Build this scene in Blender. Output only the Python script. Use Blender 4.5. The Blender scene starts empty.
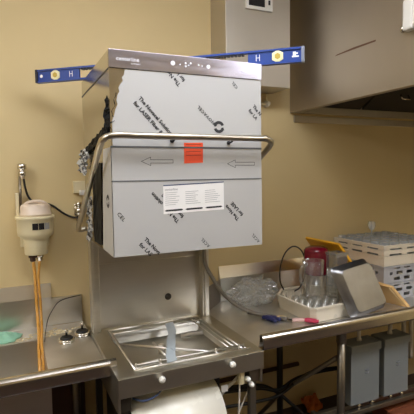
import bpy, bmesh, math, random
from mathutils import Vector, Matrix, noise
random.seed(7)
scn = bpy.context.scene
COL = scn.collection
V = Vector

# ------------------------------------------------------------------ materials
def lin(c):
    return tuple((x/12.92 if x <= .04045 else ((x+.055)/1.055)**2.4) for x in [v/255. for v in c])+(1.,)

def base_mat(name):
    m = bpy.data.materials.new(name); m.use_nodes = True
    nt = m.node_tree
    return m, nt, nt.nodes['Principled BSDF']

def paint(name, rgb, rough=.5, metal=0., var=.06, scale=8., bump=0., spec=.5, stretch=(1,1,1), rvar=.08):
    m, nt, p = base_mat(name)
    tc = nt.nodes.new('ShaderNodeTexCoord'); mp = nt.nodes.new('ShaderNodeMapping')
    mp.inputs['Scale'].default_value = stretch
    nz = nt.nodes.new('ShaderNodeTexNoise'); nz.inputs['Scale'].default_value = scale; nz.inputs['Detail'].default_value = 4
    nt.links.new(tc.outputs['Object'], mp.inputs[0]); nt.links.new(mp.outputs[0], nz.inputs['Vector'])
    mix = nt.nodes.new('ShaderNodeMixRGB')
    c = lin(rgb)
    mix.inputs[1].default_value = tuple(x*(1-var) for x in c[:3])+(1,)
    mix.inputs[2].default_value = tuple(min(1, x*(1+var)) for x in c[:3])+(1,)
    nt.links.new(nz.outputs[0], mix.inputs[0]); nt.links.new(mix.outputs[0], p.inputs['Base Color'])
    mr = nt.nodes.new('ShaderNodeMapRange')
    mr.inputs['To Min'].default_value = max(0.02, rough-rvar); mr.inputs['To Max'].default_value = min(1, rough+rvar)
    nt.links.new(nz.outputs[0], mr.inputs[0]); nt.links.new(mr.outputs[0], p.inputs['Roughness'])
    p.inputs['Metallic'].default_value = metal
    p.inputs['Specular IOR Level'].default_value = spec
    if bump:
        b = nt.nodes.new('ShaderNodeBump'); b.inputs['Strength'].default_value = bump; b.inputs['Distance'].default_value = .004
        nt.links.new(nz.outputs[0], b.inputs['Height']); nt.links.new(b.outputs[0], p.inputs['Normal'])
    return m

def clear(name, tint=(244,246,246), amount=.10, rough=.06, milk=.08):
    """thin clear plastic / glass: mostly transparent, glossy at the edges, slightly milky"""
    m = bpy.data.materials.new(name); m.use_nodes = True; nt = m.node_tree
    nt.nodes.clear()
    out = nt.nodes.new('ShaderNodeOutputMaterial'); tr = nt.nodes.new('ShaderNodeBsdfTransparent')
    gl = nt.nodes.new('ShaderNodeBsdfGlossy'); gl.inputs['Roughness'].default_value = rough
    tr.inputs[0].default_value = lin(tint)
    gl.inputs[0].default_value = (.95,.95,.95,1)
    df = nt.nodes.new('ShaderNodeBsdfDiffuse'); df.inputs[0].default_value = lin((236,238,236))
    lw = nt.nodes.new('ShaderNodeLayerWeight'); lw.inputs[0].default_value = .25
    mr = nt.nodes.new('ShaderNodeMapRange'); mr.inputs['To Min'].default_value = amount; mr.inputs['To Max'].default_value = .55
    nt.links.new(lw.outputs['Fresnel'], mr.inputs[0])
    m0 = nt.nodes.new('ShaderNodeMixShader'); m0.inputs[0].default_value = milk
    nt.links.new(tr.outputs[0], m0.inputs[1]); nt.links.new(df.outputs[0], m0.inputs[2])
    mx = nt.nodes.new('ShaderNodeMixShader')
    nt.links.new(mr.outputs[0], mx.inputs[0]); nt.links.new(m0.outputs[0], mx.inputs[1]); nt.links.new(gl.outputs[0], mx.inputs[2])
    nt.links.new(mx.outputs[0], out.inputs[0])
    return m

def emit(name, rgb, strength):
    m, nt, p = base_mat(name)
    p.inputs['Base Color'].default_value = (.9,.9,.9,1)
    p.inputs['Emission Color'].default_value = lin(rgb); p.inputs['Emission Strength'].default_value = strength
    return m

M = {}
M['wall'] = paint('tan_wall_paint', (214,193,145), .55, var=.05, scale=3., bump=.05, spec=.3)
M['ceil'] = paint('ceiling_tile', (222,216,204), .9, var=.04, scale=20)
M['floor'] = paint('red_quarry_tile', (52,38,33), .45, var=.2, scale=9)
M['steel'] = paint('brushed_stainless', (214,210,200), .36, 1., var=.09, scale=6., stretch=(1,1,14), rvar=.08, bump=.02)
M['steel_h'] = paint('stainless_horizontal_brush', (222,218,209), .30, 1., var=.06, scale=5., stretch=(1,1,6), rvar=.02)
M['table'] = paint('worn_stainless_top', (226,223,216), .46, 1., var=.16, scale=9., rvar=.14, bump=.06)
M['tubsteel'] = paint('wet_stainless', (196,192,180), .38, 1., var=.12, scale=11., rvar=.05, bump=.03)
M['panel_steel'] = paint('control_panel_steel', (200,197,212), .23, 1., var=.05, scale=5., stretch=(1,1,12))
M['hood_steel'] = paint('canopy_stainless', (186,178,167), .46, 1., var=.14, scale=2.2, stretch=(1,1,.6), rvar=.05)
M['duct_steel'] = paint('duct_stainless', (206,200,188), .55, 1., var=.10, scale=3, stretch=(1,1,.4), rvar=.06)
M['edge'] = paint('polished_table_edge', (206,200,190), .2, 1., var=.06, scale=5., stretch=(.3,6,6), rvar=.05)
M['chrome'] = paint('chrome', (215,210,200), .12, 1., var=.03, rvar=.04)
M['wire'] = paint('polished_wire', (232,228,220), .34, 1., var=.03, rvar=.05)
M['bright_steel'] = paint('polished_hood_steel', (200,195,184), .2, 1., var=.05, scale=5., stretch=(1,1,10), rvar=.04)
M['handle'] = paint('satin_handle_steel', (190,182,166), .30, 1., var=.04, scale=20, rvar=.05)
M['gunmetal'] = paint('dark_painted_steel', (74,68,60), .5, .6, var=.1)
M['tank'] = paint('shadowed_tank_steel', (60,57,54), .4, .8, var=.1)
M['black'] = paint('black_rubber', (24,22,21), .5, var=.1)
M['hose'] = paint('grey_black_hose', (118,110,98), .42, var=.1)
M['film'] = paint('white_grey_protective_film', (186,185,182), .36, var=.025, scale=3, spec=.4)
M['filmcrease'] = paint('film_crease_grey', (96,98,100), .5)
M['peel'] = paint('black_film_backing', (14,15,17), .6, var=.2, bump=.2, spec=.2, scale=40)
M['ink'] = paint('black_print_ink', (44,44,46), .6)
M['inkgrey'] = paint('grey_print_ink', (160,160,160), .6)
M['paper'] = paint('white_label_paper', (238,236,232), .6, var=.02)
M['orange'] = paint('orange_sticker', (240,84,44), .6, var=.04)
M['blue'] = paint('blue_painted_aluminium', (24,62,142), .35, var=.06)
M['navy'] = paint('black_end_cap', (28,30,42), .5)
M['levelsilver'] = paint('level_edge', (150,156,172), .3, .8)
M['vial'] = paint('cream_vial', (232,226,180), .3)
M['amber'] = paint('amber_vial_fluid', (196,170,70), .3)
M['cream'] = paint('cream_plastic', (226,214,176), .42, var=.04)
M['creamlid'] = paint('milky_lid_plastic', (226,208,188), .35, var=.06, scale=12)
M['white'] = paint('white_plastic', (232,230,222), .4, var=.03)
M['cover'] = paint('off_white_gloss_panel', (240,237,224), .28, var=.02)
M['rackwhite'] = paint('cream_rack_plastic', (222,212,192), .5, var=.05, scale=20)
M['rackgrey'] = paint('blue_grey_rack_plastic', (168,168,170), .5, var=.05, scale=20)
M['yellow'] = paint('yellow_board', (240,178,28), .5, var=.05)
M['tan'] = paint('tan_cutting_board', (212,172,112), .5, var=.08, scale=6, stretch=(1,1,5))
M['tanedge'] = paint('pale_board_edge', (226,196,146), .5)
M['maroon'] = paint('maroon_plastic', (112,14,34), .18, var=.08)
M['pan'] = paint('worn_pan_steel', (156,156,158), .36, 1., var=.2, scale=14, rvar=.1, bump=.05)
M['boxgrey'] = paint('grey_enclosure_paint', (136,142,143), .45, var=.04)
M['conduit'] = paint('white_conduit', (220,214,202), .4, var=.04)
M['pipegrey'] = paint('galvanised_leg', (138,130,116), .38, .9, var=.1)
M['hoseamber'] = paint('amber_tubing', (210,154,72), .28, var=.1, scale=14)
M['green'] = paint('mint_green_cloth', (150,205,178), .8, var=.10, scale=30, bump=.2)
M['pink'] = paint('crimson_rubber', (176,36,70), .45)
M['palepink'] = paint('pale_pink_plastic', (216,178,170), .5)
M['navygrip'] = paint('navy_grip', (40,44,92), .45, var=.15, scale=40)
M['beige'] = paint('beige_plastic', (216,186,130), .5)
M['strip'] = paint('blue_grey_film_strip', (170,180,184), .3, var=.1, scale=20)
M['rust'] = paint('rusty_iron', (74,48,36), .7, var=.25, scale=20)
M['brown'] = paint('brown_wood', (128,70,44), .6, var=.2, scale=4, stretch=(1,8,8))
M['orangerag'] = paint('orange_cloth', (206,112,44), .8, var=.1)
M['darkgauge'] = paint('dark_gauge_glass', (38,36,38), .25)
M['filter'] = paint('dark_grease_filter', (58,56,54), .4, .8, var=.12)
M['stain'] = paint('brown_scratch', (120,92,76), .6, .4)
M['bluewire'] = paint('blue_cable', (56,72,108), .5)
M['panel_print'] = paint('pale_panel_print', (240,238,242), .5)
M['white_print'] = paint('white_print_ink', (236,234,232), .5)
M['glass'] = clear('clear_glass', tint=(250,251,251), amount=.06, milk=.06); M['frost'] = clear('worn_glass', amount=.08, milk=.30)
M['bag'] = clear('clear_bag_film', amount=.18, rough=.12, milk=.13)
M['debris'] = paint('food_scraps', (220,206,170), .8, var=.3, scale=60)
M['brown_wain'] = paint('dark_brown_wall_panel', (78,66,54), .5)
M['lamp'] = emit('lamp_diffuser', (240,243,252), 13.); M['lamp_left'] = emit('lamp_diffuser_left', (240,243,252), 10.5); M['lamp_dim'] = emit('lamp_diffuser_dim', (240,243,252), 6.8)

# ------------------------------------------------------------------ mesh helpers
def box(bm, lo, hi, bevel=0., mi=0):
    r = bmesh.ops.create_cube(bm, size=1.)
    lo, hi = V(lo), V(hi)
    for v in r['verts']:
        v.co = V(((lo[i]+hi[i])/2+(v.co[i])*(hi[i]-lo[i])) for i in range(3))
    fs = set(f for v in r['verts'] for f in v.link_faces)
    for f in fs: f.material_index = mi
    if bevel:
        es = list(set(e for v in r['verts'] for e in v.link_edges))
        bmesh.ops.bevel(bm, geom=es, offset=bevel, segments=2, affect='EDGES', profile=.5)
    return r

def hexa(bm, pts, mi=0):
    """8 points: bottom ring 4, top ring 4"""
    vs = [bm.verts.new(V(p)) for p in pts]
    for q in ((3,2,1,0),(4,5,6,7),(0,1,5,4),(1,2,6,5),(2,3,7,6),(3,0,4,7)):
        bm.faces.new([vs[i] for i in q]).material_index = mi

def slab(bm, pts, n, t, mi=0):
    """polygon with thickness t along n"""
    n = V(n).normalized()*t
    a = [bm.verts.new(V(p)) for p in pts]; b = [bm.verts.new(V(p)+n) for p in pts]
    f1 = bm.faces.new(a[::-1]); f2 = bm.faces.new(b)
    k = len(a); fs = [f1, f2]
    for i in range(k): fs.append(bm.faces.new((a[i], a[(i+1)%k], b[(i+1)%k], b[i])))
    for f in fs: f.material_index = mi

def smooth_path(pts, per=8):
    pts = [V(p) for p in pts]
    if len(pts) < 3: return pts
    out = []
    P = [pts[0]*2-pts[1]]+pts+[pts[-1]*2-pts[-2]]
    for i in range(1, len(P)-2):
        for k in range(per):
            t = k/per
            a,b,c,d = P[i-1],P[i],P[i+1],P[i+2]
            out.append(.5*((2*b)+(c-a)*t+(2*a-5*b+4*c-d)*t*t+(3*b-a-3*c+d)*t**3))
    out.append(pts[-1])
    return out

def tube(bm, pts, r, seg=10, smooth=True, per=8, closed=False, mi=0):
    P = smooth_path(pts, per) if smooth else [V(p) for p in pts]
    n = len(P); rings = []; nrm = None
    for i in range(n):
        t = (P[min(i+1,n-1)]-P[max(i-1,0)])
        if t.length < 1e-9: t = V((0,0,1))
        t.normalize()
        if nrm is None:
            a = V((0,0,1)) if abs(t.z) < .9 else V((1,0,0))
            nrm = t.cross(a).normalized()
        else:
            nrm = (nrm-t*nrm.dot(t)); nrm.normalize()
        bn = t.cross(nrm)
        rr = r[i*len(r)//n] if isinstance(r, (list,tuple)) else r
        rings.append([bm.verts.new(P[i]+(nrm*math.cos(2*math.pi*k/seg)+bn*math.sin(2*math.pi*k/seg))*rr) for k in range(seg)])
    for i in range(n-1):
        for k in range(seg):
            f = bm.faces.new((rings[i][k], rings[i][(k+1)%seg], rings[i+1][(k+1)%seg], rings[i+1][k])); f.smooth = True; f.material_index = mi
    bm.faces.new(rings[0][::-1]).material_index = mi; bm.faces.new(rings[-1]).material_index = mi

def lathe(bm, c, prof, seg=24, axis=(0,0,1), cap=True, mi=0, sm=True):
    """prof: list of (r,h)"""
    ax = V(axis).normalized(); a = V((1,0,0)) if abs(ax.x) < .9 else V((0,1,0))
    u = ax.cross(a).normalized(); w = ax.cross(u); c = V(c)
    rings = [[bm.verts.new(c+ax*h+(u*math.cos(2*math.pi*k/seg)+w*math.sin(2*math.pi*k/seg))*max(r,1e-5)) for k in range(seg)] for r,h in prof]
    for i in range(len(rings)-1):
        for k in range(seg):
            f = bm.faces.new((rings[i][k], rings[i][(k+1)%seg], rings[i+1][(k+1)%seg], rings[i+1][k])); f.smooth = sm; f.material_index = mi
    if cap:
        bm.faces.new(rings[0][::-1]).material_index = mi; bm.faces.new(rings[-1]).material_index = mi

def new(): return bmesh.new()

def loc_of(o):
    l = V((0,0,0))
    while o: l = l+o.location; o = o.parent
    return l

def obj(name, bm, m, parent=None, label=None):
    bmesh.ops.recalc_face_normals(bm, faces=bm.faces[:])
    me = bpy.data.meshes.new(name)
    if parent is not None: off = loc_of(parent)
    else:
        xs = [v.co for v in bm.verts]
        off = V(((min(c.x for c in xs)+max(c.x for c in xs))/2, (min(c.y for c in xs)+max(c.y for c in xs))/2, min(c.z for c in xs)))
    for v in bm.verts: v.co -= off
    bm.to_mesh(me); bm.free()
    for mm in (m if isinstance(m, (list,tuple)) else [m]): me.materials.append(mm)
    o = bpy.data.objects.new(name, me); COL.objects.link(o)
    if parent is not None: o.parent = parent
    else: o.location = off
    if label: o['label'] = label
    return o

def tag(o, label, cat, group=None):
    o['label'] = label; o['category'] = cat
    if group: o['group'] = group
    return o

def thing(name, label, cat, loc=(0,0,0), group=None):
    o = bpy.data.objects.new(name, None); COL.objects.link(o); o.location = loc; o.empty_display_size = .05
    return tag(o, label, cat, group)

def struct(name, bm, m):
    o = obj(name, bm, m); o['kind'] = 'structure'; return o

def copy_tree(root, loc, label, group=None):
    c = root.copy(); COL.objects.link(c); c.location = loc; c['label'] = label
    if group: c['group'] = group
    for ch in root.children:
        d = ch.copy(); COL.objects.link(d); d.parent = c
        for g in ch.children:
            e = g.copy(); COL.objects.link(e); e.parent = d
    return c

def text_into(bm, body, size, mat4, align='LEFT', bold=0., mi=0, space=1.):
    cu = bpy.data.curves.new('lettering', 'FONT'); cu.body = body; cu.size = size; cu.align_x = align; cu.offset = bold; cu.space_character = space
    cu.resolution_u = 2
    t = bpy.data.objects.new('lettering', cu); COL.objects.link(t)
    bpy.context.view_layer.update()
    dg = bpy.context.evaluated_depsgraph_get()
    me = t.evaluated_get(dg).to_mesh()
    n0 = len(bm.verts)
    vs = [bm.verts.new(mat4 @ v.co) for v in me.vertices]
    for p in me.polygons:
        try: bm.faces.new([vs[i] for i in p.vertices]).material_index = mi
        except ValueError: pass
    t.evaluated_get(dg).to_mesh_clear()
    bpy.data.objects.remove(t); bpy.data.curves.remove(cu)

def on_front(x, z, y, ang=0.):
    """text plane facing -Y at (x,y,z), baseline turned by ang degrees"""
    return Matrix.Translation((x,y,z)) @ Matrix.Rotation(math.radians(90), 4, 'X') @ Matrix.Rotation(math.radians(ang), 4, 'Z')

def crumple(bm, origin, u, v, nu, nv, amp, seed=0, fr=9.):
    """crumpled sheet spanned by u and v"""
    o, u, v = V(origin), V(u), V(v); n = u.cross(v).normalized(); g = []
    for i in range(nu+1):
        row = []
        for j in range(nv+1):
            p = o+u*(i/nu)+v*(j/nv); q = p*fr*6+V((seed*7.3, seed*1.7, 0))
            p = p+n*(noise.noise(q)*amp)+u.normalized()*noise.noise(q*1.3+V((9,2,4)))*amp*.5+v.normalized()*noise.noise(q*1.1+V((1,8,3)))*amp*.5
            row.append(bm.verts.new(p))
        g.append(row)
    for i in range(nu):
        for j in range(nv):
            bm.faces.new((g[i][j], g[i+1][j], g[i+1][j+1], g[i][j+1]))

# ------------------------------------------------------------------ setting
WY = .86
def room():
    b = new(); box(b, (-2.6,WY,0), (3.3,WY+.1,2.9)); struct('wall_back', b, M['wall'])
    b = new(); box(b, (-2.7,-3.6,0), (-2.6,WY+.1,2.9)); struct('wall_left', b, M['wall'])
    b = new(); box(b, (3.3,-3.6,0), (3.4,WY+.1,2.9)); struct('wall_right', b, M['wall'])
    b = new(); box(b, (-2.7,-3.7,0), (3.4,-3.6,2.9)); struct('wall_front', b, M['wall'])
    b = new(); box(b, (-2.6,-3.6,0), (3.3,-3.57,1.25), .003); struct('trim_2', b, M['brown_wain'])  # unseen dark panel, added to darken what the steel table edges reflect
    b = new(); box(b, (-2.7,-3.7,-.1), (3.4,WY+.1,0)); struct('floor', b, M['floor'])
    b = new(); box(b, (-2.7,-3.7,2.9), (3.4,WY+.1,3.0)); struct('ceiling', b, M['ceil'])
    b = new(); box(b, (1.40,WY-.012,1.945), (3.2,WY,1.99), .003); struct('trim_1', b, M['hood_steel'])
room()

def ceiling_light(x, y, w, d, label, lm='lamp'):
    t = thing('ceiling_light', label, 'ceiling light', (x,y,2.84), 'ceiling lights')
    b = new()
    for lo,hi in (((x-w/2-.03,y-d/2-.03,2.84),(x-w/2,y+d/2+.03,2.9)), ((x+w/2,y-d/2-.03,2.84),(x+w/2+.03,y+d/2+.03,2.9)),
                  ((x-w/2,y-d/2-.03,2.84),(x+w/2,y-d/2,2.9)), ((x-w/2,y+d/2,2.84),(x+w/2,y+d/2+.03,2.9))): box(b, lo, hi)
    obj('frame', b, M['white'], t)
    b = new(); box(b, (x-w/2,y-d/2,2.76), (x+w/2,y+d/2,2.845), .02); obj('diffuser', b, M[lm], t)
ceiling_light(.25, -.72, 1.3, .5, 'rectangular ceiling light nearest the dishwasher', 'lamp_dim')
ceiling_light(-1.75, -.75, .5, 1.2, 'rectangular ceiling light along the left wall', 'lamp_left')  # unseen light, added to brighten the steel faces turned left
ceiling_light(2.3, -1.75, 1.2, .6, 'bright rectangular ceiling light behind the camera on the right')  # unseen light, added to lift the dim right side

# ------------------------------------------------------------------ dishwasher
X0, X1, YB = 0.0, .628, .61
HT, HB = 2.058, 1.311
def dishwasher():
    t = thing('dishwasher', 'tall stainless dishwasher with its film covered hood door raised, between the two tables', 'dishwasher', (.315,.3,0))
    # --- tub
    b = new()
    box(b, (X0,0,.765), (X1+.008,.012,.842), .002)                       # front apron
    box(b, (X0,.012,.832), (X1+.008,.07,.842))                           # front ledge
    box(b, (X0,.07,.832), (.072,YB,.842)); box(b, (.572,.07,.832), (X1+.008,YB,.842))
    box(b, (.072,.54,.832), (.572,YB,.842))
    box(b, (X0,.012,.70), (X0+.01,YB,.832)); box(b, (X1-.002,.012,.70), (X1+.008,YB,.832))
    # sloping well
    hexw = [(.072,.07),(.572,.07),(.572,.54),(.072,.54)]
    low = [(.10,.10),(.545,.10),(.545,.51),(.10,.51)]
    for i in range(4):
        a,c = hexw[i], hexw[(i+1)%4]; d,e = low[(i+1)%4], low[i]
        vs = [b.verts.new(p) for p in ((a[0],a[1],.832),(c[0],c[1],.832),(d[0],d[1],.786),(e[0],e[1],.786))]; b.faces.new(vs)
    b.faces.new([b.verts.new((p[0],p[1],.786)) for p in low])
    # raised inner beads
    for q in (.085,.56): box(b, (q-.003,.08,.842), (q+.003,.53,.848))
    tub = obj('tub', b, M['tubsteel'], t)
    for x in (.167,.476):
        b = new(); lathe(b, (x,0,.818), [(.006,0),(.006,.010),(.0125,.011),(.0135,.020),(.011,.026),(.004,.028)], 16, (0,-1,0))
        obj('knob', b, M['white'], t, 'white round cap on the tub front')
    # --- frame legs
    for x in (.012,.585):
        for y in (.03,.55):
            b = new(); box(b, (x,y,.02), (x+.03,y+.03,.77), .003); box(b, (x-.008,y-.008,.70), (x+.042,y+.038,.765), .003)
            lathe(b, (x+.015,y+.015,0), [(.022,0),(.022,.015),(.012,.02),(.012,.04)], 14)
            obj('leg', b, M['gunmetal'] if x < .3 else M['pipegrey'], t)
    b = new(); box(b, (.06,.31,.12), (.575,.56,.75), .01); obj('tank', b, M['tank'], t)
    # curved white cover
    b = new(); R, cy, cz, th = .17, .125, .548, .006
    k = 28; ring = []
    for i in range(k+1):
        a = math.radians(70+i/k*215)
        ring.append((cy+R*math.cos(a), cz+R*math.sin(a), cy+(R-th)*math.cos(a), cz+(R-th)*math.sin(a)))
    for i in range(k):
        p, q = ring[i], ring[i+1]
        vs = {}
        for nm, (yy,zz) in dict(a=(p[0],p[1]), b=(q[0],q[1]), c=(q[2],q[3]), d=(p[2],p[3])).items():
            vs[nm] = (b.verts.new((.055,yy,zz)), b.verts.new((.44,yy,zz)))
        for m_, n_ in (('a','b'),('c','d')):
            f = b.faces.new((vs[m_][0], vs[n_][0], vs[n_][1], vs[m_][1])); f.smooth = True
        for s in (0,1): b.faces.new((vs['a'][s],vs['b'][s],vs['c'][s],vs['d'][s]))
        if i == 0: b.faces.new((vs['d'][0],vs['a'][0],vs['a'][1],vs['d'][1]))
        if i == k-1: b.faces.new((vs['b'][0],vs['c'][0],vs['c'][1],vs['b'][1]))
    bmesh.ops.remove_doubles(b, verts=b.verts[:], dist=1e-5)
    obj('curved_cover', b, M['cover'], t, 'off-white curved cover under the tub')
    # fittings under the right of the tub
    b = new(); box(b, (.528,.02,.70), (.552,.05,.765), .004); obj('connector', b, M['cream'], t)
    for x,z in ((.566,.722),(.584,.695)):
        b = new(); lathe(b, (x,.02,z), [(.004,-.02),(.010,-.012),(.012,0),(.010,.010),(.004,.014)], 14, (0,1,0)); obj('cap', b, M['white'], t)
    b = new(); tube(b, [(.455,.10,.60),(.48,.08,.66),(.515,.06,.70),(.54,.06,.72)], .007); obj('drain_hose', b, M['white'], t)
    b = new(); tube(b, [(.535,.035,.70),(.535,.04,.62),(.53,.05,.50)], .004); obj('cable', b, M['conduit'], t)
    b = new(); tube(b, [(.595,.06,.655),(.56,.06,.59),(.53,.06,.53)], .004); obj('cable', b, M['conduit'], t)
    b = new(); tube(b, [(.06,.03,.745),(.10,.01,.735),(.15,.01,.745),(.18,.02,.765)], .004); obj('cable', b, M['bluewire'], t, 'blue cable under the tub lip')
    b = new(); box(b, (.455,.05,.672), (.485,.056,.70)); obj('tag', b, M['paper'], t)
    # --- columns, rear panel
    for x in (.004,.590):
        b = new(); box(b, (x,.55,.842), (x+.040,YB,HB+.3), .003); box(b, (x+.012,.542,.842), (x+.020,.552,HB+.3))
        obj('column', b, M['steel'], t)
    b = new(); box(b, (.044,.592,.842), (.590,.604,HB+.35)); 
    box(b, (.044,.585,1.165), (.590,.593,1.172)); obj('rear_panel', b, M['steel_h'], t)
    b = new(); lathe(b, (.408,.592,.965), [(.018,0),(.018,.003),(.010,.004),(.010,.012),(.003,.012)], 18, (0,-1,0)); obj('nozzle_hole', b, M['gunmetal'], t)
    # --- hood door
    b = new(); w = .008
    box(b, (X0,0,HB), (X1,w,1.993)); box(b, (X0,w,HB), (X0+w,YB,HT-w)); box(b, (X1-w,w,HB), (X1,YB,HT-w))
    box(b, (X0+w,YB-w,HB+.36), (X1-w,YB,HT-w)); box(b, (X0,0,HT-w), (X1,YB,HT))
    hood = obj('hood', b, M['bright_steel'], t)
    # seam running down the side
    b = new(); slab(b, [(X0-.0015,.010,1.990),(X0-.0015,.012,1.996),(X0-.0015,.61,1.992),(X0-.0015,.61,1.986)], (1,0,0), .001); obj('seam', b, M['gunmetal'], hood)
    # control panel
    b = new(); box(b, (X0-.001,-.006,1.994), (X1+.001,.0,HT+.001), .001); cp = obj('control_panel', b, M['panel_steel'], t)
    b = new(); text_into(b, 'centerline', .021, on_front(.026,2.021,-.0068))
    obj('lettering', b, M['panel_print'], cp)
    b = new(); text_into(b, 'by HOBART', .007, on_front(.080,2.010,-.0068)); obj('lettering', b, M['panel_print'], cp)
    b = new(); text_into(b, 'HOBART', .011, on_front(.53,2.016,-.0068)); obj('lettering', b, M['panel_print'], cp)
    for x,z,r in ((.241,2.028,.009),(.388,2.027,.008)):
        b = new(); lathe(b, (x,-.006,z), [(r,0),(r,.0016),(r*.8,.002)], 20, (0,-1,0)); obj('button', b, M['panel_print'], cp)
    for x,z,r in ((.27,2.026,.003),(.293,2.033,.004),(.293,2.021,.004),(.314,2.034,.004),(.305,2.026,.003),(.347,2.030,.004),(.362,2.028,.003)):
        b = new(); lathe(b, (x,-.006,z), [(r,0),(r,.0012)], 10, (0,-1,0)); obj('indicator', b, M['panel_print'], cp)
    # protective film, front with torn left top and a strip round the side
    b = new()
    # lower piece wraps to the left side, upper piece has a torn corner
    yF = -.0025
    up = [(.006,1.716),(X1,1.716),(X1,1.991),(.058,1.991),(.054,1.972),(.046,1.962),(.050,1.950),(.040,1.938),(.033,1.925),(.036,1.912),(.028,1.898),(.024,1.880),(.028,1.866),(.019,1.845),(.014,1.825),(.006,1.805)]
    slab(b, [(x,0,z) for x,z in up], (0,-1,0), .0025)
    slab(b, [(x,0,z) for x,z in [(X0-.002,1.590),(X1,1.590),(X1,1.712),(X0-.002,1.712)]], (0,-1,0), .003)
    slab(b, [(x,0,z) for x,z in [(X0-.002,HB-.002),(X1+.001,HB-.002),(X1+.001,1.586),(X0-.002,1.586)]], (0,-1,0), .003)
    slab(b, [(X0,-.003,HB-.002),(X0,.195,HB+.002),(X0,.180,1.42),(X0,.165,1.56),(X0,.15,1.65),(X0,.137,1.712),(X0,-.003,1.712)], (-1,0,0), .002)
    film = obj('protective_film', b, M['film'], t, 'pale grey protective film printed with slanting black lettering')
    b = new()
    box(b, (X0-.003,-.0045,1.710), (X1,-.0005,1.7165)); box(b, (X0-.003,-.0045,1.5855), (X1,-.0005,1.590))
    obj('crease', b, M['filmcrease'], film)
    # printing
    y = -.0038
    def printed(body, size, x, z, ang, bold, space=1.):
        b = new(); text_into(b, body, size, on_front(x,z,y,ang), bold=bold, space=space); obj('printed_words', b, M['ink'], film)
    def two(x, z, ang, l1, l2, size=.0195, gap=.025, bold=.0005):
        a = math.radians(ang); px, pz = math.sin(a)*gap, -math.cos(a)*gap
        for l, dx, dz in ((l1,0,0),(l2,px,pz)):
            if l: printed(l, size, x+dx, z+dz, ang, bold)
    two(.104,1.890,-47,'The Novacel Solution','for LASER Fiber & C', .0205, .027, .0007)
    two(.272,1.952,133,'The No','for L', .0205, .027, .0007)
    two(.586,1.884,-47,'The N','for LA', .0195, .026, .0007)
    two(.112,1.366,-47,'The Nova','for LAS', .0205, .027, .0007)
    two(.256,1.430,133,'The No','for L', .0205, .027, .0007)
    two(.192,1.502,133,'olution','O2', .0205, .027, .0007)
    two(.520,1.424,133,'The Nova','for LASE', .0205, .027, .0007)
    for x,z,ang,s,body in ((.416,1.812,137,.0185,'NOVACEL'),(.520,1.957,133,.017,'CEL'),(.386,1.322,133,.018,'ACEL'),(.618,1.324,133,.018,'ACEL'),(.012,1.468,-52,.020,'CEL')):
        printed(body, s, x, z, ang, .0003, 1.2)
    # round two-arrow emblem
    def emblem(cx, cz, r, plane='front'):
        b = new()
        for a0 in (20,200):
            pts_o, pts_i = [], []
            for i in range(11):
                a = math.radians(a0+i*13)
                pts_o.append((math.cos(a)*r, math.sin(a)*r)); pts_i.append((math.cos(a)*r*.50, math.sin(a)*r*.50))
            ae = math.radians(a0+130+28)
            poly = pts_o+[(math.cos(math.radians(a0+130))*r*1.18, math.sin(math.radians(a0+130))*r*1.18),(math.cos(ae)*r*.8, math.sin(ae)*r*.8),(math.cos(math.radians(a0+130))*r*.36, math.sin(math.radians(a0+130))*r*.36)]+pts_i[::-1]
            vs = [b.verts.new((cx+p[0], y, cz+p[1]) if plane == 'front' else (X0-.0032, cx-p[0], cz+p[1])) for p in poly]
            b.faces.new(vs)
        obj('printed_emblem', b, M['ink'], film)
    emblem(.432,1.796,.024); emblem(.07,1.512,.026,'side')
    # outline arrows pointing left
    def outline_arrow(x0, x1, zc):
        b = new()
        hl, hh, sh, lw = .036, .016, .0062, .0016
        P = [(x0,zc),(x0+hl,zc+hh),(x0+hl,zc+sh),(x1,zc+sh),(x1,zc-sh),(x0+hl,zc-sh),(x0+hl,zc-hh)]
        for i in range(7):
            p, q = V((P[i][0],0,P[i][1])), V((P[(i+1)%7][0],0,P[(i+1)%7][1])); d = (q-p).normalized(); n = V((-d.z,0,d.x))*lw/2
            b.faces.new([b.verts.new((c.x,y,c.z)) for c in (p-n-d*lw/2, q-n+d*lw/2, q+n+d*lw/2, p+n-d*lw/2)])
        obj('printed_arrow', b, M['ink'], film)
    outline_arrow(.11,.235,1.660); outline_arrow(.468,.594,1.650)
    # peeled black backing along the side
    b = new()
    crumple(b, (.018,-.004,1.905), (-.018,.0,-.155), (-.022,.045,.0), 14, 4, .016, 1)
    crumple(b, (-.005,.0,1.805), (-.002,.54,-.068), (-.003,.02,-.040), 24, 3, .010, 2)
    obj('peeled_film', b, M['peel'], t, 'black crumpled underside of the peeled film')
    b = new(); crumple(b, (X0-.005,.170,1.66), (0,.04,-.338), (.0,.175,.0), 10, 6, .005, 3); obj('peeled_film', b, M['peel'], t, 'black hanging flap of peeled film')
    b = new(); crumple(b, (-.022,.385,1.715), (.0,.06,-.105), (-.004,.15,.02), 10, 9, .030, 4); obj('peeled_film', b, [foilmat()], t, 'silvery crumpled wad of peeled film')
    b = new(); crumple(b, (-.014,.345,1.52), (.0,.045,-.205), (-.004,.085,.0), 14, 5, .016, 5); obj('peeled_film', b, [foilmat()], t, 'silvery crumpled tail of peeled film')
    # papers
    b = new(); slab(b, [(.192,-.003,1.459),(.450,-.003,1.466),(.450,-.003,1.575),(.193,-.003,1.566)], (0,-1,0), .001)
    lab = obj('instruction_label', b, M['paper'], t, 'white paper label with small print')
    b = new(); yl = -.0045
    slab(b, [(.193,yl,1.566),(.450,yl,1.575),(.450,yl,1.579),(.193,yl,1.570)], (0,-1,0), .0002)
    obj('blue_edge', b, M['bluewire'], lab)
    b = new(); text_into(b, 'centerline', .013, on_front(.199,1.548,yl,1.8), bold=.0001)
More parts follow.
